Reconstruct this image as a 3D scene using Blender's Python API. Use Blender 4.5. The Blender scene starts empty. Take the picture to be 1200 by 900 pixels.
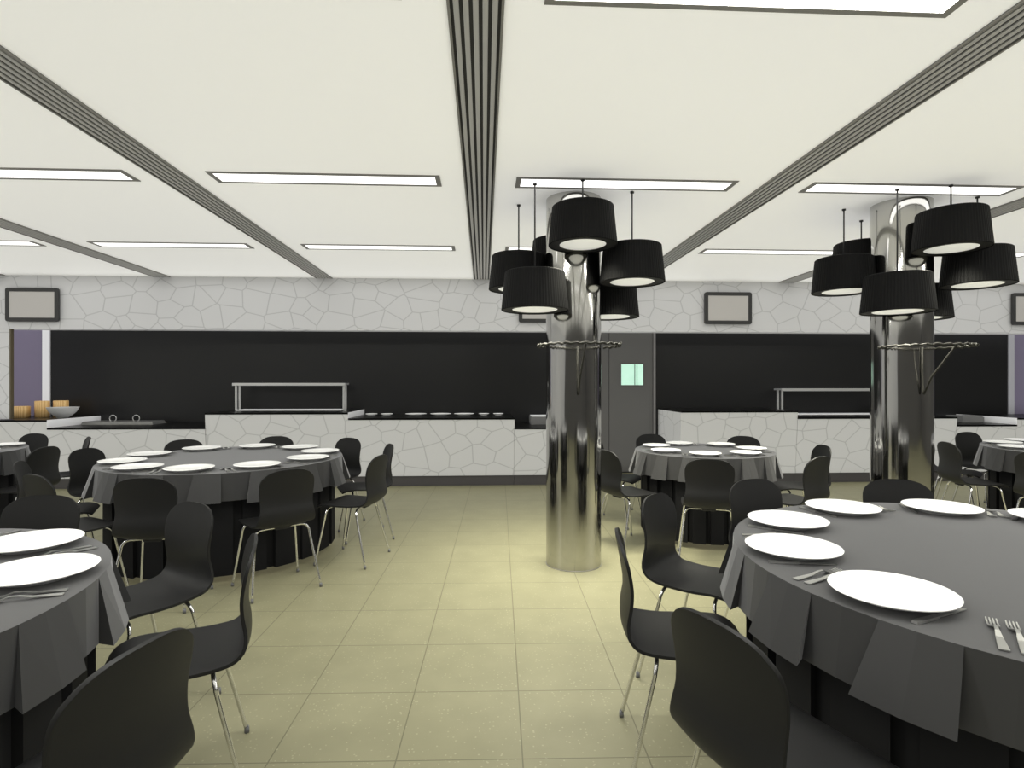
import bpy, math, random
from mathutils import Vector, Matrix
PI = math.pi
C = bpy.context.scene.collection
SC = bpy.context.scene
random.seed(7)

# ------------------------------------------------------------------ helpers
def mat(name, col, rough=.5, metal=0., emit=None, estr=0., spec=.5):
    m = bpy.data.materials.new(name); m.use_nodes = True
    b = m.node_tree.nodes['Principled BSDF']
    b.inputs['Base Color'].default_value = (*col, 1)
    b.inputs['Roughness'].default_value = rough
    b.inputs['Metallic'].default_value = metal
    b.inputs['Specular IOR Level'].default_value = spec
    if emit:
        b.inputs['Emission Color'].default_value = (*emit, 1)
        b.inputs['Emission Strength'].default_value = estr
    return m
def nd(m, t, **kw):
    n = m.node_tree.nodes.new(t)
    for k, v in kw.items(): setattr(n, k, v)
    return n
def ln(m, a, b): m.node_tree.links.new(a, b)
def bsdf(m): return m.node_tree.nodes['Principled BSDF']

class MB:
    def __init__(s): s.v = []; s.f = []; s.sm = []
    def add(s, vs, fs, smooth=False):
        b = len(s.v); s.v += [tuple(p) for p in vs]
        for f in fs: s.f.append(tuple(b + i for i in f)); s.sm.append(smooth)
        return s
    def box(s, x0, x1, y0, y1, z0, z1):
        v = [(x, y, z) for z in (z0, z1) for y in (y0, y1) for x in (x0, x1)]
        return s.add(v, [(0,2,3,1),(4,5,7,6),(0,1,5,4),(2,6,7,3),(0,4,6,2),(1,3,7,5)])
    def hexa(s, p):   # 8 points, same order as box
        return s.add(p, [(0,2,3,1),(4,5,7,6),(0,1,5,4),(2,6,7,3),(0,4,6,2),(1,3,7,5)])
    def lathe(s, prof, n=48, c=(0,0,0), smooth=True, rip=None, ang=(0, 2*PI)):
        full = abs(ang[1]-ang[0]-2*PI) < 1e-6
        m = n if full else n+1
        vs = []; fs = []
        for (r, z) in prof:
            for i in range(m):
                a = ang[0] + (ang[1]-ang[0])*i/n
                rr = r*(1 + (rip(i) if rip else 0))
                vs.append((c[0]+rr*math.cos(a), c[1]+rr*math.sin(a), c[2]+z))
        for j in range(len(prof)-1):
            for i in range(n):
                k = (i+1) % m
                fs.append((j*m+i, j*m+k, (j+1)*m+k, (j+1)*m+i))
        return s.add(vs, fs, smooth)
    def disc(s, r, z, n=48, c=(0,0,0), up=True):
        vs = [(c[0]+r*math.cos(2*PI*i/n), c[1]+r*math.sin(2*PI*i/n), c[2]+z) for i in range(n)]
        f = tuple(range(n)); return s.add(vs, [f if up else f[::-1]])
    def tube(s, pts, r, n=10, closed=False, cap=True, smooth=True):
        P = [Vector(p) for p in pts]; m = len(P)
        R = r if isinstance(r, (list, tuple)) else [r]*m
        vs = []; fs = []; up = None
        for i in range(m):
            if closed: t = P[(i+1) % m]-P[i-1]
            else: t = P[min(i+1, m-1)]-P[max(i-1, 0)]
            t.normalize()
            if up is None:
                up = Vector((0,0,1)) if abs(t.z) < .9 else Vector((1,0,0))
            up = (up - t*up.dot(t)).normalized(); sd = t.cross(up)
            for k in range(n):
                a = 2*PI*k/n
                vs.append(P[i] + (up*math.cos(a)+sd*math.sin(a))*R[i])
        for i in range(m if closed else m-1):
            j = (i+1) % m
            for k in range(n):
                l = (k+1) % n
                fs.append((i*n+k, i*n+l, j*n+l, j*n+k))
        s.add(vs, fs, smooth)
        if cap and not closed:
            b = len(s.v)-len(vs)
            s.f.append(tuple(b+k for k in range(n))[::-1]); s.sm.append(False)
            s.f.append(tuple(b+(m-1)*n+k for k in range(n))); s.sm.append(False)
        return s
    def mesh(s, name, m):
        me = bpy.data.meshes.new(name); me.from_pydata(s.v, [], s.f)
        me.polygons.foreach_set('use_smooth', s.sm)
        for q in (m if isinstance(m, (list, tuple)) else [m]): me.materials.append(q)
        me.update(); return me
    def build(s, name, m, parent=None, loc=None, bevel=0, solid=0):
        o = bpy.data.objects.new(name, s.mesh(name, m)); C.objects.link(o)
        if parent: o.parent = parent
        if loc: o.location = loc
        if solid:
            d = o.modifiers.new('solid', 'SOLIDIFY'); d.thickness = solid; d.offset = -1
        if bevel:
            d = o.modifiers.new('bevel', 'BEVEL'); d.width = bevel; d.segments = 2; d.limit_method = 'ANGLE'
        return o
def catmull(pts, per=6):
    P = [Vector(p) for p in pts]; out = []
    for i in range(len(P)-1):
        a, b, c, d = P[max(i-1,0)], P[i], P[i+1], P[min(i+2,len(P)-1)]
        for k in range(per):
            t = k/per
            out.append(.5*((2*b)+(c-a)*t+(2*a-5*b+4*c-d)*t*t+(3*b-a-3*c+d)*t**3))
    out.append(P[-1]); return out
def tag(o, label, cat, group=None):
    o['label'] = label; o['category'] = cat
    if group: o['group'] = group
    return o
def empty(name, loc, rz=0, label=None, cat=None, group=None):
    o = bpy.data.objects.new(name, None); C.objects.link(o)
    o.empty_display_size = .1
    o.location = loc; o.rotation_euler = (0, 0, rz)
    if label: tag(o, label, cat, group)
    return o
def struct(o): o['kind'] = 'structure'; return o
def dup(root, loc, rz, label, group=None):
    r = root.copy(); C.objects.link(r); r.location = loc; r.rotation_euler = (0, 0, rz)
    r['label'] = label
    if group: r['group'] = group
    for ch in root.children:
        c = ch.copy(); C.objects.link(c); c.parent = r
        for g in ch.children:
            d = g.copy(); C.objects.link(d); d.parent = c
    return r

# ------------------------------------------------------------------ materials
M = {}
M['ceiling'] = mat('ceiling_paint', (.965,.962,.94), .5, spec=.3)
M['grey_metal'] = mat('grey_metal_trim', (.20,.195,.18), .45, .3)
M['rib'] = mat('grille_rib', (.34,.335,.315), .4, .1)
M['recess_shade'] = mat('grille_recess_shade', (.02,.02,.02), .7)  # near-black colour stands in for the shaded recess between ribs
for k_, e_ in (('lens', 1.6), ('lens_back', 1.05), ('lens_near', 38.), ('lens_rear', 3.)):
    M[k_] = mat('light_' + k_, (.9,.9,.9), .5, emit=(1,.99,.95), estr=e_)
M['chair'] = mat('black_moulded_shell', (.0088,.0088,.0087), .48, spec=.26)
M['chrome'] = mat('chrome', (.86,.86,.87), .22, 1)
M['glide'] = mat('grey_glide', (.12,.12,.12), .5)
M['pad'] = mat('black_rubber', (.012,.012,.012), .6)
M['plate'] = mat('white_china', (.93,.93,.90), .22, spec=.4)
M['steel'] = mat('cutlery_steel', (.66,.66,.64), .28, 1)
M['cloth'] = mat('charcoal_cloth', (.027,.0268,.0264), .55, spec=.4)
bsdf(M['cloth']).inputs['Sheen Weight'].default_value = .36
bsdf(M['cloth']).inputs['Sheen Roughness'].default_value = .35
M['skirt'] = mat('black_cloth', (.0075,.0075,.0078), .8, spec=.15)
M['wood'] = mat('table_wood', (.25,.16,.09), .6)
M['blackwall'] = mat('black_gloss_panel', (.0105,.0105,.0105), .3, spec=.35)
M['blacktop'] = mat('black_worktop', (.003,.003,.003), .3, spec=.12)
M['plinth'] = mat('dark_plinth', (.062,.058,.058), .5)
M['door'] = mat('grey_door', (.088,.086,.082), .5, spec=.3)
M['doorframe'] = mat('grey_door_frame', (.16,.155,.15), .45)
M['lilac'] = mat('lilac_wall', (.165,.145,.205), .6)
M['whitetrim'] = mat('white_trim', (.75,.75,.76), .4)
M['greytrim'] = mat('grey_trim', (.36,.36,.38), .4)
M['tvframe'] = mat('tv_frame', (.028,.028,.028), .45)
M['screen'] = mat('tv_screen', (.40,.385,.365), .4, spec=.3)
M['shade'] = mat('black_shade', (.0045,.0045,.0045), .55, spec=.1)
M['shade_in'] = mat('black_shade_ring', (.010,.010,.010), .5, spec=.3)
M['diff'] = mat('lamp_diffuser', (.8,.8,.75), .5, emit=(1,.985,.92), estr=.14)
M['rod'] = mat('black_rod', (.02,.02,.02), .4)
M['iron'] = mat('dark_iron', (.016,.0155,.013), .6, 0, spec=.15)
M['brushed'] = mat('brushed_steel', (.72,.72,.71), .3, .75)
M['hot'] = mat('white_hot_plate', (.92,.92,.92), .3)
M['lid'] = mat('grey_lid', (.22,.22,.21), .35, .6)
M['bowl'] = mat('grey_bowl', (.40,.40,.39), .35)
M['boxgrey'] = mat('appliance_grey', (.17,.17,.165), .4, .2)
M['rearwall'] = mat('rear_wall_paint', (.07,.068,.066), .5)
M['handle'] = mat('door_steel', (.5,.5,.5), .3, 1)

# mirror column : polished steel with a slight vertical ripple
m = M['mirror'] = mat('polished_steel_column', (.50,.495,.48), .09, 1)
tc = nd(m, 'ShaderNodeTexCoord'); mp = nd(m, 'ShaderNodeMapping'); mp.inputs['Scale'].default_value = (9, 9, .9)
nz = nd(m, 'ShaderNodeTexNoise'); nz.inputs['Scale'].default_value = 1.; nz.inputs['Detail'].default_value = 1
bp = nd(m, 'ShaderNodeBump'); bp.inputs['Strength'].default_value = .22; bp.inputs['Distance'].default_value = .02
ln(m, tc.outputs['Object'], mp.inputs['Vector']); ln(m, mp.outputs['Vector'], nz.inputs['Vector'])
ln(m, nz.outputs['Fac'], bp.inputs['Height']); ln(m, bp.outputs['Normal'], bsdf(m).inputs['Normal'])

# speckled olive tile
m = M['floor'] = mat('olive_tile', (.5,.48,.32), .42, spec=.3)
T = .4545
tc = nd(m, 'ShaderNodeTexCoord'); mp = nd(m, 'ShaderNodeMapping')
mp.inputs['Rotation'].default_value = (0, 0, math.radians(1.5)); mp.inputs['Location'].default_value = (-.086, .226, 0)
ln(m, tc.outputs['Object'], mp.inputs['Vector'])
sp = nd(m, 'ShaderNodeSeparateXYZ'); ln(m, mp.outputs['Vector'], sp.inputs['Vector'])
ds = []
for ax in 'XY':
    a = nd(m, 'ShaderNodeMath', operation='DIVIDE'); a.inputs[1].default_value = T; ln(m, sp.outputs[ax], a.inputs[0])
    b = nd(m, 'ShaderNodeMath', operation='FRACT'); ln(m, a.outputs[0], b.inputs[0])
    c = nd(m, 'ShaderNodeMath', operation='SUBTRACT'); c.inputs[1].default_value = .5; ln(m, b.outputs[0], c.inputs[0])
    d = nd(m, 'ShaderNodeMath', operation='ABSOLUTE'); ln(m, c.outputs[0], d.inputs[0]); ds.append(d)
mx = nd(m, 'ShaderNodeMath', operation='MAXIMUM'); ln(m, ds[0].outputs[0], mx.inputs[0]); ln(m, ds[1].outputs[0], mx.inputs[1])
gt = nd(m, 'ShaderNodeMath', operation='GREATER_THAN'); gt.inputs[1].default_value = .4945; ln(m, mx.outputs[0], gt.inputs[0])
vo = nd(m, 'ShaderNodeTexVoronoi'); vo.inputs['Scale'].default_value = 58; ln(m, mp.outputs['Vector'], vo.inputs['Vector'])
lt = nd(m, 'ShaderNodeMath', operation='LESS_THAN'); lt.inputs[1].default_value = .21; ln(m, vo.outputs['Distance'], lt.inputs[0])
sc_ = nd(m, 'ShaderNodeSeparateColor'); ln(m, vo.outputs['Color'], sc_.inputs[0])
pick = nd(m, 'ShaderNodeMath', operation='GREATER_THAN'); pick.inputs[1].default_value = .5; ln(m, sc_.outputs[0], pick.inputs[0])
spk = nd(m, 'ShaderNodeMath', operation='MULTIPLY'); ln(m, lt.outputs[0], spk.inputs[0]); ln(m, pick.outputs[0], spk.inputs[1])
nz = nd(m, 'ShaderNodeTexNoise'); nz.inputs['Scale'].default_value = 5; nz.inputs['Detail'].default_value = 5; ln(m, mp.outputs['Vector'], nz.inputs['Vector'])
cr = nd(m, 'ShaderNodeValToRGB'); ln(m, nz.outputs['Fac'], cr.inputs['Fac'])
cr.color_ramp.elements[0].position = .3; cr.color_ramp.elements[0].color = (.182,.174,.106,1)
cr.color_ramp.elements[1].position = .7; cr.color_ramp.elements[1].color = (.205,.196,.120,1)
m1 = nd(m, 'ShaderNodeMix', data_type='RGBA'); ln(m, spk.outputs[0], m1.inputs[0]); ln(m, cr.outputs[0], m1.inputs[6]); m1.inputs[7].default_value = (.262,.253,.165,1)
m2 = nd(m, 'ShaderNodeMix', data_type='RGBA'); ln(m, gt.outputs[0], m2.inputs[0]); ln(m, m1.outputs[2], m2.inputs[6]); m2.inputs[7].default_value = (.108,.10,.06,1)
ln(m, m2.outputs[2], bsdf(m).inputs['Base Color'])

# crazy-paving line pattern on white laminate
def crazed(name, base, line, scale, width, off=(0,0)):
    m = mat(name, base, .5, spec=.25)
    g = nd(m, 'ShaderNodeNewGeometry'); sp = nd(m, 'ShaderNodeSeparateXYZ'); ln(m, g.outputs['Position'], sp.inputs[0])
    a = nd(m, 'ShaderNodeMath', operation='MULTIPLY_ADD'); a.inputs[1].default_value = .83; ln(m, sp.outputs['Y'], a.inputs[0]); ln(m, sp.outputs['X'], a.inputs[2])
    cb = nd(m, 'ShaderNodeCombineXYZ'); ln(m, a.outputs[0], cb.inputs[0])
    z = nd(m, 'ShaderNodeMath', operation='MULTIPLY_ADD'); z.inputs[1].default_value = 1.25; z.inputs[2].default_value = off[1]; ln(m, sp.outputs['Z'], z.inputs[0]); ln(m, z.outputs[0], cb.inputs[1])
    v = nd(m, 'ShaderNodeTexVoronoi', voronoi_dimensions='2D', feature='DISTANCE_TO_EDGE'); v.inputs['Scale'].default_value = scale
    ln(m, cb.outputs[0], v.inputs['Vector'])
    l = nd(m, 'ShaderNodeMath', operation='LESS_THAN'); l.inputs[1].default_value = width; ln(m, v.outputs['Distance'], l.inputs[0])
    x = nd(m, 'ShaderNodeMix', data_type='RGBA'); ln(m, l.outputs[0], x.inputs[0]); x.inputs[6].default_value = (*base, 1); x.inputs[7].default_value = (*line, 1)
    ln(m, x.outputs[2], bsdf(m).inputs['Base Color']); return m
M['crazed'] = crazed('crazed_white_wall', (.50,.50,.50), (.39,.39,.39), 3.5, .026)
M['crazed_counter'] = crazed('crazed_white_counter', (.48,.48,.468), (.37,.37,.36), 3.3, .024, (0,.3))

# bamboo
m = M['bamboo'] = mat('bamboo_slats', (.62,.40,.17), .5)
tc = nd(m, 'ShaderNodeTexCoord'); wv = nd(m, 'ShaderNodeTexWave', bands_direction='X'); wv.inputs['Scale'].default_value = 14; wv.inputs['Distortion'].default_value = 1.5
cr = nd(m, 'ShaderNodeValToRGB'); ln(m, tc.outputs['Object'], wv.inputs['Vector']); ln(m, wv.outputs['Fac'], cr.inputs['Fac'])
cr.color_ramp.elements[0].color = (.50,.30,.11,1); cr.color_ramp.elements[1].color = (.70,.48,.22,1)
ln(m, cr.outputs[0], bsdf(m).inputs['Base Color'])

# door light : greenish glass lit from the kitchen behind
m = M['greenglass'] = mat('green_lit_glass', (.35,.5,.42), .15, emit=(.46,.80,.60), estr=.62)
tc = nd(m, 'ShaderNodeTexCoord'); nz = nd(m, 'ShaderNodeTexNoise'); nz.inputs['Scale'].default_value = 9
cr = nd(m, 'ShaderNodeValToRGB'); ln(m, tc.outputs['Object'], nz.inputs['Vector']); ln(m, nz.outputs['Fac'], cr.inputs['Fac'])
cr.color_ramp.elements[0].color = (.40,.74,.56,1); cr.color_ramp.elements[1].color = (.62,.92,.75,1)
ln(m, cr.outputs[0], bsdf(m).inputs['Emission Color'])

# ------------------------------------------------------------------ the room
ZC = 2.74
struct(MB().box(-8.3, 9.9, -5.2, 9.2, -.12, 0).build('floor', M['floor']))
struct(MB().box(-8.3, 9.9, -5.2, 9.2, ZC, ZC+.12).build('ceiling', M['ceiling']))
# back wall: black panels, grey door bay, lilac ends
struct(MB().box(-6.238, .945, 8.52, 8.66, 0, ZC).box(2.60, 8.20, 8.52, 8.66, 0, ZC).build('wall_back', M['blackwall']))
struct(MB().box(-8.2, -6.34, 8.54, 8.66, 0, ZC).box(8.29, 9.8, 8.54, 8.66, 0, ZC).build('wall_back_lilac', M['lilac']))
struct(MB().box(-6.34, -6.238, 8.50, 8.66, 0, ZC).build('trim_1', M['whitetrim']))
struct(MB().box(8.20, 8.29, 8.50, 8.66, 0, ZC).build('trim_2', M['greytrim']))
struct(MB().box(.945, 2.60, 8.56, 8.66, 0, ZC).build('wall_door_bay', M['door']))
# bulkhead above the servery
struct(MB().box(-6.03, 9.8, 7.57, 7.75, 2.055, ZC).build('wall_bulkhead', M['crazed']))
struct(MB().box(-8.2, -6.03, 7.57, 7.75, 2.055, ZC).build('wall_bulkhead_end', M['crazed']))
struct(MB().box(-8.2, -6.05, 7.575, 7.61, .90, 2.055).build('wall_pier', M['crazed']))
struct(MB().box(-8.3, -8.2, -5.2, 9.2, 0, ZC).build('wall_left', M['crazed']))
struct(MB().box(-6.05, -6.03, 7.572, 7.615, .90, 2.055).build('trim_3', mat('brown_edge', (.08,.065,.04), .5)))
struct(MB().box(9.8, 9.9, -5.2, 9.2, 0, ZC).build('wall_right', M['rearwall']))
struct(MB().box(-8.3, 9.9, -5.2, -5.1, 0, ZC).build('wall_rear', M['rearwall']))
# double door behind the left column
for i, (x0, x1, hx) in enumerate(((1.205, 1.888, 1.84), (1.894, 2.56, 1.95))):
    d = struct(MB().box(x0, x1, 8.515, 8.56, .02, 2.25).build('door_%d' % (i+1), M['door'], bevel=.004))
    w0 = 2.075 if i else 1.36; w1 = w0+.335
    fr = MB()
    for (a, b, c, e) in ((w0-.012, w1+.012, 1.322, 1.334), (w0-.012, w1+.012, 1.650, 1.662), (w0-.012, w0, 1.334, 1.650), (w1, w1+.012, 1.334, 1.650)):
        fr.box(a, b, 8.505, 8.516, c, e)
    fr.build('window_bead', M['door'], d)
    p = MB().box(w0, w1, 8.508, 8.515, 1.334, 1.650).build('glass_pane', M['greenglass'], d)
    MB().box(w0+.20, w0+.212, 8.503, 8.509, 1.334, 1.650).box(w0+.235, w0+.245, 8.503, 8.509, 1.334, 1.650).build('glazing_bar', mat('glazing_bar_green', (.10,.17,.13), .4), p)
struct(MB().box(1.15, 1.20, 8.50, 8.58, 0, 2.3).box(2.565, 2.60, 8.50, 8.58, 0, 2.3).box(1.15, 2.60, 8.50, 8.58, 2.26, 2.32).build('trim_4', M['doorframe']))

# ------------------------------------------------------------------ ceiling: grilles and light panels
def grille(cx, label):
    t = empty('ceiling_grille', (cx, 0, ZC), 0, label, 'air grille', 'ribbed air grilles along the ceiling')
    MB().box(-.105, .105, -5.0, 7.56, -.002, 0).build('recess_shade_sheet', M['recess_shade'], t)  # dark sheet in place of a shaded recess; the ceiling is solid
    f = MB(); f.box(-.105, -.095, -5.0, 7.56, -.011, -.002); f.box(.095, .105, -5.0, 7.56, -.011, -.002)
    f.build('frame', M['grey_metal'], t)
    r = MB()
    for k in range(5):
        x = -.072 + .036*k
        pr = [(-.0105, -.002), (-.0105, -.008), (-.006, -.0105), (.006, -.0105), (.0105, -.008), (.0105, -.002)]
        vs = [(x+a, y, z) for y in (-5.0, 7.56) for (a, z) in pr]
        r.add(vs, [(i, i+1, i+7, i+6) for i in range(5)])
    r.build('rib', M['rib'], t)
for cx, lb in ((-.03, 'long ribbed grey ceiling grille running away above the middle of the room'),
               (-2.085, 'long ribbed grey ceiling grille left of the middle one'),
               (-4.15, 'ribbed grey ceiling grille far left, above the small left screen'),
               (2.05, 'long ribbed grey ceiling grille between the two chrome columns'),
               (4.12, 'ribbed grey ceiling grille right of the right chrome column'),
               (-6.2, 'ribbed grey ceiling grille at the extreme left edge, over the wall corner')):
    grille(cx, lb)

light0 = None; lens_me = {}
def panel_light(x0, y0, label, lens):
    global light0
    if light0 is None:
        t = empty('ceiling_light', (0, 0, ZC), 0, label, 'ceiling light', 'recessed strip lights in the ceiling')
        L, W, b = 1.525, .205, .028
        f = MB()
        f.box(0, L, 0, b, -.005, 0); f.box(0, L, W-b, W, -.005, 0); f.box(0, b*1.2, b, W-b, -.005, 0); f.box(L-b*1.2, L, b, W-b, -.005, 0)
        f.build('frame', M['grey_metal'], t)
        MB().box(b*1.2, L-b*1.2, b, W-b, -.003, 0).build('diffuser', M['lens'], t)
        light0 = t; t.location = (x0, y0, ZC)
    else: t = dup(light0, (x0, y0, ZC), 0, label)
    if lens not in lens_me:
        me = next(c for c in light0.children if c.name.startswith('diffuser')).data.copy(); me.materials[0] = M[lens]; lens_me[lens] = me
    next(c for c in t.children if c.name.startswith('diffuser')).data = lens_me[lens]
LR = ('lens_near', 'lens', 'lens_back', 'lens_rear', 'lens_rear')
bays = {-5.92: 'fourth', -3.87: 'far left', -1.82: 'left', .22: 'middle', 2.275: 'right', 4.33: 'far right', 6.4: 'rightmost'}
for r, (y, rn) in enumerate(((1.865, 'nearest row'), (3.81, 'middle row'), (5.745, 'back row'), (-.07, 'overhead row'), (-2.0, 'rearmost row'))):
    for x, nm in bays.items():
        panel_light(x, y, 'flush white strip light in grey frame, %s bay of the %s' % (nm if nm != 'fourth' else 'leftmost', rn), LR[r])

# ------------------------------------------------------------------ chrome columns, pendants, ring racks
P1 = (.675, 4.262); P2 = (3.223, 4.246)
def column(p, label):
    t = empty('mirror_column', (p[0], p[1], 0), 0, label, 'column', 'round mirror polished columns')
    MB().lathe([(.2065, .004), (.2065, ZC-.004)], 96).build('shaft', M['mirror'], t)
    MB().lathe([(.2065, 0), (.2085, 0), (.2085, .006), (.2065, .006)], 96).build('base_ring', M['grey_metal'], t)
column(P1, 'round mirror polished steel column standing nearer the middle of the room')
column(P2, 'round mirror polished steel column standing behind the right front table')

def pendant_proto():
    t = empty('pendant_lamp', (0, 0, 0), 0, 'x', 'pendant lamp')
    rb, rt, h = .232, .207, .267
    rip = lambda i: .0042*math.cos(i*PI)
    MB().lathe([(rt*.2, h), (rt*.96, h), (rt, h-.006), (rb, .004), (rb*.985, 0)], 144, rip=rip, smooth=False).build('shade', M['shade'], t)
    MB().lathe([(.226, .006), (.158, .006), (.158, .012)], 64, smooth=False).build('bottom_ring', M['shade_in'], t)
    MB().lathe([(.0001, -.001), (.09, 0.0), (.148, .004), (.157, .008)], 64).build('diffuser', M['diff'], t)
    return t
pend0 = pendant_proto()
pend_used = False
def pendant(x, y, zb, label):
    global pend_used
    if not pend_used:
        t = pend0; t.location = (x, y, zb); t['label'] = label; t['group'] = 'black drum pendants around the columns'; pend_used = True
    else:
        t = dup(pend0, (x, y, zb), 0, label, 'black drum pendants around the columns')
    # own rod and ceiling cup
    top = ZC - zb
    rods.append((t, top))
    L = bpy.data.lights.new('pendant_bulb', 'AREA'); L.shape = 'DISK'; L.size = .29; L.energy = 10.0; L.color = (1, .97, .82); L.spread = math.radians(105)
    o = bpy.data.objects.new('pendant_bulb', L); C.objects.link(o); o.location = (x, y, zb-.006)
    return t
rods = []
offs = [((-.005,-.43), 2.288, 'nearest and highest, in front of the'), ((-.322,-.335), 1.858, 'lowest, front left of the'),
        ((-.405,.14), 2.078, 'at the left of the'), ((-.06,.435), 2.275, 'mostly hidden behind the'),
        ((.345,.30), 1.888, 'low, behind the right side of the'), ((.395,-.20), 2.080, 'at the right of the')]
for p, nm in ((P1, 'left mirror column'), (P2, 'right mirror column')):
    for (o, z, w) in offs:
        pendant(p[0]+o[0]+(.04 if p is P2 else 0), p[1]+o[1], z, 'black pleated drum pendant lamp %s %s' % (w, nm))
for t, top in rods:
    MB().tube([(0, 0, .262), (0, 0, top-.004)], .0055, 8).lathe([(.0001, top), (.014, top), (.014, top-.012), (.0001, top-.012)], 16).build('rod', M['rod'], t)

def ring_rack(p, label):
    t = empty('ring_rack', (p[0], p[1], 0), 0, label, 'wire ring', 'wire rings bracketed to the columns')
    cy, R, z = -.25, .29, 1.622
    rr = random.Random(3)
    pts = []
    for i in range(200):
        a = PI/2 + 2*PI*i/200
        x, y = R*math.cos(a), cy+R*math.sin(a)
        if math.hypot(x, y) > .2225: pts.append((x, y, z + .004*math.sin(i*.9)+.003*(rr.random()-.5)))
    # open ring whose two ends meet the column face
    k = 0
    MB().tube(pts, [.0065+.0035*rr.random() for _ in pts], 8).build('ring', M['iron'], t)
    pts2 = [(q[0]*(1+.012*math.sin(i*1.3)), q[1]+.012*math.cos(i*1.3), q[2]+.006*math.sin(i*2.1)) for i, q in enumerate(pts)][3:-3]
    MB().tube(pts2, .0035, 6).build('twisted_wire', M['iron'], t)
    MB().tube([(.286, cy-.05, z), (.292, cy-.05, z+.022)], .005, 6).build('hook', M['iron'], t)
    b = MB()
    b.tube([(-.004, -.218, z), (-.004, -.218, 1.45), (0, -.220, 1.30), (0, -.228, 1.275)], .006, 8)
    b.tube([(0, -.228, 1.275), (0, -.30, 1.40), (.0, -.522, z)], .007, 8)
    b.build('bracket', M['iron'], t)
ring_rack(P1, 'thin dark wire ring on a bracket fixed to the left mirror column')
ring_rack(P2, 'thin dark wire ring on a bracket fixed to the right mirror column')

# ------------------------------------------------------------------ servery counters
YF, YB = 7.50, 8.515
def counter(x0, x1, z, label, cap=0):
    t = empty('serving_counter', ((x0+x1)/2, 7.6, 0), 0, label, 'serving counter', 'white crazed serving counters along the back wall')
    ox, oy = (x0+x1)/2, 7.6
    zt = z-.022
    b = MB().hexa([(x0-ox+.001, 7.565-oy, .135), (x1-ox-.001, 7.565-oy, .135), (x0-ox+.001, YB-oy, .135), (x1-ox-.001, YB-oy, .135),
                   (x0-ox+.001, YF-oy, zt), (x1-ox-.001, YF-oy, zt), (x0-ox+.001, YB-oy, zt), (x1-ox-.001, YB-oy, zt)])
    b.build('body', M['crazed_counter'], t)
    MB().box(x0-ox+.001, x1-ox-.001, YF-.004-oy, YB-oy, zt, z).build('worktop', M['blacktop'], t)
    MB().box(x0-ox+.001, x1-ox-.001, 7.60-oy, YB-oy, 0, .135).build('plinth', M['plinth'], t)
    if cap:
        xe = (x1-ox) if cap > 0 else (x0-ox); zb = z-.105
        MB().box(min(xe-cap*.0001, xe-cap*.0009), max(xe-cap*.0001, xe-cap*.0009), YF-oy, YB-oy, zb, z).build('white_end_strip', M['hot'], t)  # thin added strip, whiter than the counter body, along the upper end face
    return t
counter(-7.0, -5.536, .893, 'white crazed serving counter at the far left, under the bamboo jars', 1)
counter(-5.536, -3.583, .792, 'low white crazed counter at left, carrying the grey lid with ring handles')
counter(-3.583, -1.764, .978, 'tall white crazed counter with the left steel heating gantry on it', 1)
counter(-1.764, .405, .903, 'white crazed counter with a row of plates, left of the near column')
counter(.405, 1.12, .773, 'low white crazed counter partly behind the near column')
counter(2.640, 4.245, .988, 'tall white crazed counter right of the grey double door')
counter(4.245, 6.495, .898, 'white crazed counter behind the right column, below the right gantry')
counter(6.495, 7.354, .789, 'low white crazed counter at far right with a grey box on it')
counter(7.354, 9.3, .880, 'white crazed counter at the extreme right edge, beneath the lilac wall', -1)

def gantry(x0, x1, z, label):
    y0, y1 = 8.10, 8.40
    t = empty('heating_gantry', ((x0+x1)/2, 8.25, z), 0, label, 'food gantry', 'steel heating gantries on the servery')
    w = (x1-x0)/2
    MB().box(-w, w, -.11, .11, .36, .385).box(-w, w, -.115, -.105, .348, .386).build('canopy', M['brushed'], t, bevel=.003)
    for sx in (-1, 1):
        for sy in (-1, 1):
            MB().box(sx*(w-.035)-.014, sx*(w-.035)+.014, sy*.06-.012, sy*.06+.012, .0, .36).build('post', M['brushed'], t, bevel=.002)
    MB().box(-w+.055, w-.055, -.12, .15, 0, .012).build('hot_plate', M['hot'], t)
gantry(-3.516, -1.952, .978, 'steel heating gantry on the tall counter at left')
gantry(4.36, 5.93, .898, 'steel heating gantry partly hidden behind the right mirror column')

# things on the counters
t = empty('griddle_lid', (-5.0, 8.18, .792), 0, 'grey metal lid with two ring handles on the low left counter', 'lid')
MB().hexa([(-.48,-.17,0),(.48,-.17,0),(-.48,.17,0),(.48,.17,0),(-.46,-.15,.045),(.46,-.15,.045),(-.46,.15,.045),(.46,.15,.045)]).build('lid_plate', M['lid'], t, bevel=.005)
for x in (-.135, .177):
    MB().tube([(x+.045*math.cos(2*PI*i/24), -.03, .045+.036+.045*math.sin(2*PI*i/24)) for i in range(24)], .006, 8, closed=True).build('handle', M['brushed'], t)
jl = 'bamboo jar %s on the far left counter'
for x, y, r, h, l in ((-6.276, 8.06, .092, .155, 'shortest and leftmost'), (-6.085, 8.16, .085, .225, 'tall, in the middle of three'), (-5.915, 8.27, .088, .225, 'rightmost, half behind the grey bowl')):
    t = MB().lathe([(.0001, 0), (r, 0), (r, h-.004), (r-.004, h), (r-.012, h), (r-.012, h-.02), (.0001, h-.02)], 40).build('bamboo_jar', M['bamboo'], None, (x, y, .893))
    tag(t, jl % l, 'jar', 'bamboo jars on the far left counter')
o = MB().lathe([(.0001, .0), (.06, 0), (.065, .012), (.10, .035), (.15, .085), (.178, .14), (.182, .147), (.176, .147), (.146, .09), (.09, .04), (.0001, .022)], 56).build('mixing_bowl', M['bowl'], None, (-5.64, 7.92, .893))
tag(o, 'grey round bowl on the far left counter beside the bamboo jars', 'bowl')
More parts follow.
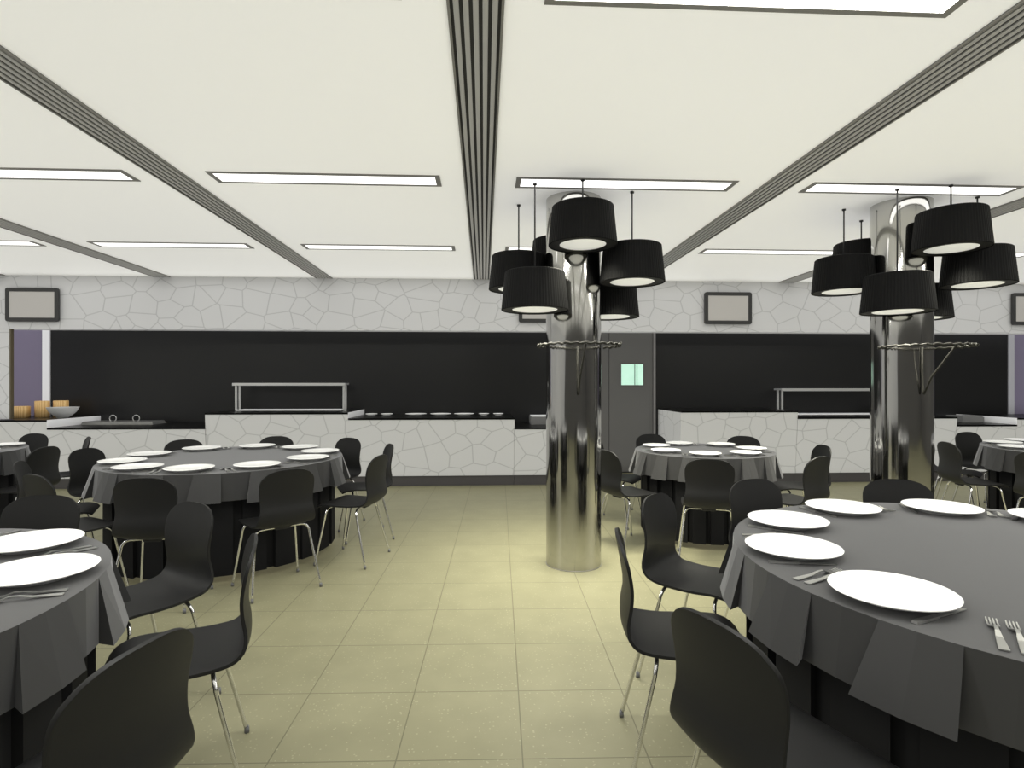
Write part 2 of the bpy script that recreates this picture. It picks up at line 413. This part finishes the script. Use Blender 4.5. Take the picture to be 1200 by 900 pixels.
for (x0, x1, y0, y1, z, h, lab, px) in ((.665, 1.06, 8.02, 8.34, .773, .115, 'grey flat box with white top on the low counter left of the near column', 0),
                                    (6.92, 7.25, 7.90, 8.22, .789, .085, 'small grey box on the low counter at far right', 1)):
    t = empty('warming_box', ((x0+x1)/2, (y0+y1)/2, z), 0, lab, 'box')
    a, b = (x1-x0)/2, (y1-y0)/2
    MB().box(-a, a, -b, b, 0, h).build('case', M['boxgrey'], t, bevel=.004)
    MB().box(-a+.012, a-.012, -b+.012, b-.012, h, h+.012).build('top', M['hot'] if not px else M['boxgrey'], t, bevel=.003)

# ------------------------------------------------------------------ wall screens
def screen(x0, x1, z0, z1, tilt, label):
    t = empty('wall_screen', ((x0+x1)/2, 7.538, (z0+z1)/2), 0, label, 'screen', 'flat screens on the white bulkhead')
    w, h = (x1-x0)/2, (z1-z0)/2; r = .03; b = .048
    def rr(w, h, r, n=6):
        out = []
        for cx, cz, a0 in ((w-r, h-r, 0), (-w+r, h-r, 90), (-w+r, -h+r, 180), (w-r, -h+r, 270)):
            for i in range(n+1):
                a = math.radians(a0+90*i/n); out.append((cx+r*math.cos(a), cz+r*math.sin(a)))
        return out
    O = rr(w, h, r); n = len(O)
    I = rr(w-b, h-b, .003)
    vs = [(x, -.014, z) for x, z in O]+[(x, -.014, z) for x, z in I]+[(x, .014, z) for x, z in O]+[(x, -.007, z) for x, z in I]
    fs = []
    for i in range(n):
        j = (i+1) % n
        fs += [(i, j, n+j, n+i), (2*n+i, 2*n+j, j, i), (n+i, n+j, 3*n+j, 3*n+i)]
    fs.append(tuple(2*n+i for i in range(n)))
    f = MB().add(vs, fs).build('bezel', M['tvframe'], t)
    MB().box(-w+b-.002, w-b+.002, -.010, -.003, -h+b-.002, h-b+.002).build('display', M['screen'], t)
    MB().box(-.12, .12, .014, .032, -.08, .08).build('wall_bracket', M['tvframe'], t)
    t.rotation_euler = (tilt, 0, 0)
screen(-6.066, -5.416, 2.145, 2.574, 0, 'flat wall screen at the far left end of the white bulkhead')
screen(.463, 1.08, 2.167, 2.593, 0, 'flat wall screen on the bulkhead hidden behind the left pendants')
screen(2.973, 3.622, 2.158, 2.591, 0, 'flat wall screen on the bulkhead between the two column lamp clusters')
screen(7.316, 8.036, 2.168, 2.612, 0, 'flat wall screen cut by the right edge of the picture')

# ------------------------------------------------------------------ chairs
def chair_proto():
    t = empty('dining_chair', (0, 0, 0), 0, 'x', 'chair')
    prof = catmull([(0, .212, .420), (0, .188, .437), (0, .13, .447), (0, .04, .441), (0, -.06, .434), (0, -.130, .436), (0, -.182, .449), (0, -.212, .482), (0, -.217, .525), (0, -.208, .580), (0, -.207, .64), (0, -.217, .71), (0, -.229, .765), (0, -.240, .808)], 5)
    n = len(prof)
    # arc length
    s = [0]
    for i in range(1, n): s.append(s[-1]+(prof[i]-prof[i-1]).length)
    S = s[-1]
    def lerp(tab, x):
        for (a, b), (c, d) in zip(tab, tab[1:]):
            if x <= c:
                u = (x-a)/(c-a); u = u*u*(3-2*u); return b+(d-b)*u
        return tab[-1][1]
    def width(sv):
        base = lerp([(0, .172), (.08, .192), (.20, .198), (.33, .192), (.42, .185), (.545, .166), (.66, .174), (.72, .177), (.90, .174)], sv)
        e = S-sv; R = .128
        if e < R: base *= (max(0, 1-((R-e)/R)**2.6))**(1/2.6)
        R2 = .045
        if sv < R2: base *= .86+.14*math.sqrt(max(0, 1-((R2-sv)/R2)**2))
        return max(base, .002)
    # resample finer near the top
    ss = [S*i/44 for i in range(42)] + [S-.028, S-.018, S-.010, S-.005, S-.0015, S]
    ss = sorted(set(round(x, 5) for x in ss))
    def at(sv):
        for i in range(n-1):
            if sv <= s[i+1] or i == n-2:
                u = min(1, (sv-s[i])/(s[i+1]-s[i])); return prof[i].lerp(prof[i+1], u)
    W = 12; rows = []
    for sv in ss:
        p = at(sv); a = at(max(0, sv-.004)); b = at(min(S, sv+.004)); tg = (b-a).normalized()
        nr = Vector((0, -tg.z, tg.y)) * -1     # towards the sitter
        w = width(sv); curl = lerp([(0, 0), (.15, .008), (.36, .020), (.5, .016), (.62, .022), (.9, .014)], sv)
        row = []
        for k in range(W+1):
            tt = math.sin((-1+2*k/W)*PI/2)
            row.append((p + Vector((w*tt, 0, 0)) + nr*curl*(tt*tt-.3)*(w/.19)**2, nr))
        rows.append(row)
    th = .011; vs = []; fs = []; m = W+1; nR = len(rows)
    # make sure nr points up on the seat
    sign = 1 if rows[8][6][1].z > 0 else -1
    if sign < 0:
        rows = [[(p - 2*0*q, -q) for p, q in row] for row in rows]
    for row in rows:
        for p, q in row: vs.append(p)
    for row in rows:
        for p, q in row: vs.append(p - q*th)
    N = nR*m
    for j in range(nR-1):
        for k in range(W):
            a = j*m+k
            fs.append((a, a+1, a+m+1, a+m)); fs.append((N+a, N+a+m, N+a+m+1, N+a+1))
    for j in range(nR-1):
        a = j*m; fs.append((a, a+m, N+a+m, N+a)); a = j*m+W; fs.append((a, N+a, N+a+m, a+m))
    for k in range(W):
        fs.append((k, N+k, N+k+1, k+1)); a = (nR-1)*m+k; fs.append((a, a+1, N+a+1, N+a))
    sh = MB().add(vs, fs, True).build('seat_shell', M['chair'], t)
    bv = sh.modifiers.new('bevel', 'BEVEL'); bv.width = .003; bv.segments = 2; bv.limit_method = 'ANGLE'; bv.angle_limit = math.radians(50)
    pads = MB()
    for yb in (.115, -.115): pads.box(-.05, .05, yb-.022, yb+.022, .405, .434 if yb > 0 else .428)
    pads.build('mount_pad', M['pad'], t, bevel=.004)
    for yb, yf in ((.115, .185), (-.115, -.215)):
        for sx in (-1, 1):
            zt = .417
            pts = catmull([(0, yb, zt), (sx*.10, yb, zt), (sx*.148, yb+(yf-yb)*.03, zt-.006), (sx*.172, yb+(yf-yb)*.10, zt-.035), (sx*.179, yb+(yf-yb)*.22, zt-.09), (sx*.218, yf, .012)], 6)
            l = MB().tube(pts, .0078, 10).build('leg', M['chrome'], t); l['label'] = 'chrome leg'
            MB().tube([pts[-1]+Vector((0, 0, .012)), (sx*.2185, yf, 0)], [.0095, .0095], 10).build('glide', M['glide'], l)
    return t
chair0 = chair_proto(); chair_used = False
def chair(x, y, facing, label, group):
    global chair_used
    rz = facing-PI/2
    if not chair_used:
        chair_used = True; chair0.location = (x, y, 0); chair0.rotation_euler = (0, 0, rz); chair0['label'] = label; chair0['group'] = group
        return chair0
    return dup(chair0, (x, y, 0), rz, label, group)

# ------------------------------------------------------------------ tables, cloths, plates, cutlery
ZT = .752
def table(cx, cy, R, n, tn, seed):
    t = empty('round_table', (cx, cy, 0), 0, 'round table under charcoal cloth, the %s' % tn, 'table', 'round tables')
    MB().lathe([(.0001, .716), (R-.03, .716), (R-.022, .724), (R-.022, .740), (R-.03, .746), (.0001, .746)], 64).build('tabletop', M['wood'], t)
    MB().lathe([(.0001, 0), (.34, 0), (.34, .02), (.06, .06), (.05, .10), (.05, .66), (.16, .716), (.0001, .716)], 40).build('pedestal', M['wood'], t)
    rg = random.Random(seed)
    # grey cloth: flat flared panels with sharp vertical folds
    vs = []; top = []; low = []
    st = 2*PI/n; a0 = rg.random()*st
    for k in range(n):
        a = a0+k*st; j = rg.uniform(-.012, .012)*st
        d1 = .46*st
        ro = R+.055+rg.uniform(-.008, .012); ri = R+.010+rg.uniform(-.004, .006); zl = .556+rg.uniform(-.006, .006)
        # outward panel: a .. a+d1 (top), wider below; then recessed panel
        top += [(R, a+j), (R, a+j+d1*.5), (R, a+j+d1), (R, a+j+d1+.01*st)]
        low += [(ro, a+j-.10*st, zl), (ro+.002, a+j+d1*.45, zl), (ro, a+j+d1+.015*st, zl), (ri, a+j+d1-.05*st, zl+.004)]
        top += [(R, a+j+d1+.27*st), (R, a+st-.05*st)]
        low += [(ri, a+j+d1+.24*st, zl+.004), (ri, a+st-.07*st, zl+.004)]
    K = len(top)
    for r, a in top: vs.append((r*math.cos(a), r*math.sin(a), ZT))
    for r, a, z in low: vs.append((r*math.cos(a), r*math.sin(a), z))
    fs = []
    for i in range(K):
        j = (i+1) % K
        fs.append((i, K+i, K+j, j))
    fs.append(tuple(range(K)))
    o = MB().add(vs, fs).build('tablecloth', M['cloth'], None, (cx, cy, 0), solid=.0035)
    tag(o, 'charcoal tablecloth with pleated drop on the %s' % tn, 'tablecloth', 'charcoal tablecloths')
    # black skirt to just above the floor
    vs = []; fs = []; q = []
    m = int(n*1.5); sk = 2*PI/m
    for k in range(m):
        a = k*sk; r = R-.075+rg.uniform(-.01, .01)
        q += [(r+.022, a), (r+.022, a+sk*.72), (r-.010, a+sk*.66), (r-.004, a+sk*.98)]
    for z in (.714, .045):
        for r, a in q: vs.append((r*math.cos(a), r*math.sin(a), z))
    K = len(q)
    for i in range(K):
        j = (i+1) % K; fs.append((i, K+i, K+j, j))
    o = MB().add(vs, fs).build('table_skirt', M['skirt'], None, (cx, cy, 0), solid=.003)
    tag(o, 'black hanging skirt beneath the charcoal cloth of the %s' % tn, 'table skirt', 'black table skirts')

def plate_mesh(r):
    return MB().lathe([(.0001, .004), (r*.52, .004), (r*.55, 0), (r*.58, 0), (r*.60, .006), (r*.86, .017), (r*.985, .024), (r, .027), (r*.985, .029), (r*.85, .0265), (r*.62, .021), (.0001, .020)], 64).mesh('dinner_plate', M['plate'])
plate_me = {}
def plate(x, y, z, r, label, group):
    if r not in plate_me: plate_me[r] = plate_mesh(r)
    o = bpy.data.objects.new('dinner_plate', plate_me[r]); C.objects.link(o); o.location = (x, y, z)
    return tag(o, label, 'plate', group)
def strip(mb, rows, th):
    # rows: (y, x0, x1, z)
    vs = []; fs = []
    for y, a, b, z in rows: vs += [(a, y, z), (b, y, z), (b, y, z+th), (a, y, z+th)]
    for i in range(len(rows)-1):
        p = 4*i
        for k in range(4):
            l = (k+1) % 4; fs.append((p+k, p+l, p+4+l, p+4+k))
    fs.append((0, 3, 2, 1)); e = 4*(len(rows)-1); fs.append((e, e+1, e+2, e+3))
    mb.add(vs, fs)
def fork_mesh():
    b = MB()
    strip(b, [(-.100, -.0095, .0095, .0008), (-.096, -.0105, .0105, .0008), (-.03, -.007, .007, .004), (0, -.0045, .0045, .010), (.022, -.004, .004, .011), (.036, -.007, .007, .006), (.044, -.0115, .0115, .003), (.054, -.0125, .0125, .002)], .003)
    for k in range(4):
        x = -.0105+.007*k
        strip(b, [(.054, x-.002, x+.002, .002), (.075, x-.0018, x+.0018, .002), (.098, x-.0012, x+.0012, .006)], .002)
    return b.mesh('fork', M['steel'])
def knife_mesh():
    b = MB()
    strip(b, [(-.105, -.008, .008, .0005), (-.100, -.0092, .0092, .0005), (-.015, -.0075, .0075, .0005), (-.008, -.006, .006, .0015)], .006)
    strip(b, [(-.009, -.006, .005, .002), (.0, -.0085, .006, .002), (.075, -.0105, .006, .002), (.095, -.007, .006, .002), (.107, .001, .006, .002)], .0025)
    return b.mesh('table_knife', M['steel'])
FK, KN = fork_mesh(), knife_mesh()
F_, VPX, H = 666.7, 567., 1.35
psi = math.atan((600-VPX)/F_)
def inframe(x, y, z, pad=25):
    d = x*math.sin(psi)+y*math.cos(psi); r = x*math.cos(psi)-y*math.sin(psi)
    if d < .3: return False
    px = 600+F_*r/d; py = 450+F_*(H-z)/d
    return -pad < px < 1200+pad and py < 900+pad
def cutlery(me, name, x, y, z, rz, label, cat, group):
    if not inframe(x, y, z, 8): return
    o = bpy.data.objects.new(name, me); C.objects.link(o); o.location = (x, y, z); o.rotation_euler = (0, 0, rz)
    tag(o, label, cat, group)

# name, centre, radius, plate radius, panels, seats {angle: place}
TB = [
 ('left middle table', (-2.07, 4.72), .885, .158, 16, {-86: 'nearest', -51: 'near right', -14: 'lower right', 21.5: 'upper right', 57: 'far right', 93.5: 'farthest', 131: 'far left', 169: 'upper left', 205: 'lower left', 241: 'near left'}, None),
 ('small table by the near column', (1.98, 5.05), .60, .128, 16, {-109: 'nearest', -59: 'near right', -7: 'right', 46: 'far right', 100: 'far left', 147: 'upper left', 202: 'lower left'}, None),
 ('right front table', (1.87, 1.82), .965, .158, 16, {70: 'farthest', 104: 'far left', 137.5: 'upper left', 169.5: 'middle left', 201.5: 'near left', 41: 'far right', 234: 'nearest'}, (70, 104, 137.5, 169.5, 201.5)),
 ('left front table', (-2.05, 1.56), .90, .158, 16, {22: 'right', 57: 'far right', 94: 'farthest', -14: 'near right'}, None),
 ('far left table', (-5.10, 5.20), .88, .155, 16, {-3: 'right', 40: 'far right', 82: 'farthest'}, None),
 ('far right table', (5.62, 4.88), .88, .155, 16, {169: 'upper left', 133: 'far left', 97: 'farthest', 205: 'lower left', 61: 'far right'}, None),
]
# a few chairs are pulled out a little further than the rest
out = {('right front table', 201.5): .04, ('left front table', -14): .04, ('far left table', 40): .04}
for i, (tn, c, R, pr, n, seats, ch) in enumerate(TB):
    table(c[0], c[1], R, n, tn, 11+i*5)
    for deg, place in seats.items():
        a = math.radians(deg); ca, sa = math.cos(a), math.sin(a)
        if ch is None or deg in ch:
            r = R+.195+(.02 if R < .7 else 0)+out.get((tn, deg), 0)
            chair(c[0]+r*ca, c[1]+r*sa, a+PI, 'black moulded chair at the %s place of the %s' % (place, tn), 'black chairs around the round tables')
        rp = R-.175
        x, y = c[0]+rp*ca, c[1]+rp*sa
        if inframe(x, y, .77, 70):
            plate(x, y, ZT, pr, 'white dinner plate at the %s place of the %s' % (place, tn), 'white plates laid on the round tables')
        g1, g2, g3 = (.178, .217, .130) if R > .7 else (.146, .176, .108)
        for off, me, nm, lab, cat in ((-g1, FK, 'fork', 'inner steel fork', 'fork'), (-g2, FK, 'fork', 'outer steel fork', 'fork'), (g3, KN, 'table_knife', 'steel table knife', 'knife')):
            # left of the diner is clockwise around the table
            tx, ty = x+off*(-sa), y+off*ca
            cutlery(me, nm, tx+.015*ca, ty+.015*sa, ZT+.0005, a+PI-PI/2, '%s at the %s place of the %s' % (lab, place, tn), cat, 'cutlery laid on the round tables')
# plates on the servery
for k, (x, r) in enumerate(((-1.584, .085), (-1.37, .085), (-.96, .15), (-.61, .15), (-.28, .145), (.0, .075), (.206, .075))):
    nm = ('first', 'second', 'third', 'fourth', 'fifth', 'sixth', 'last')[k]
    o = plate(x, 8.12, .903, r, 'white plate on the black servery worktop, %s from the left' % nm, 'plates on the servery worktop')

# ------------------------------------------------------------------ light, world, camera
w = bpy.data.worlds.new('world'); SC.world = w; w.use_nodes = True
bg = w.node_tree.nodes['Background']; bg.inputs[0].default_value = (1, .998, .985, 1); bg.inputs[1].default_value = 1.0
SC.cycles.use_fast_gi = True
SC.cycles.fast_gi_method = 'ADD'
w.light_settings.ao_factor = .54
w.light_settings.distance = .2
SC.cycles.max_bounces = 8
SC.cycles.use_denoising = True
try: SC.cycles.denoiser = 'OPENIMAGEDENOISE'
except Exception: pass
SC.cycles.sample_clamp_indirect = 4
SC.cycles.caustics_reflective = False
SC.cycles.caustics_refractive = False

cam = bpy.data.cameras.new('camera'); cam.sensor_width = 36; cam.lens = 36*F_/1200; cam.clip_start = .02
co = bpy.data.objects.new('camera', cam); C.objects.link(co)
co.location = (0, 0, H); co.rotation_euler = (PI/2, 0, -psi)
SC.camera = co
vs = SC.view_settings
vs.view_transform = 'Standard'; vs.look = 'None'; vs.gamma = 1; vs.use_curve_mapping = False; vs.exposure = 0
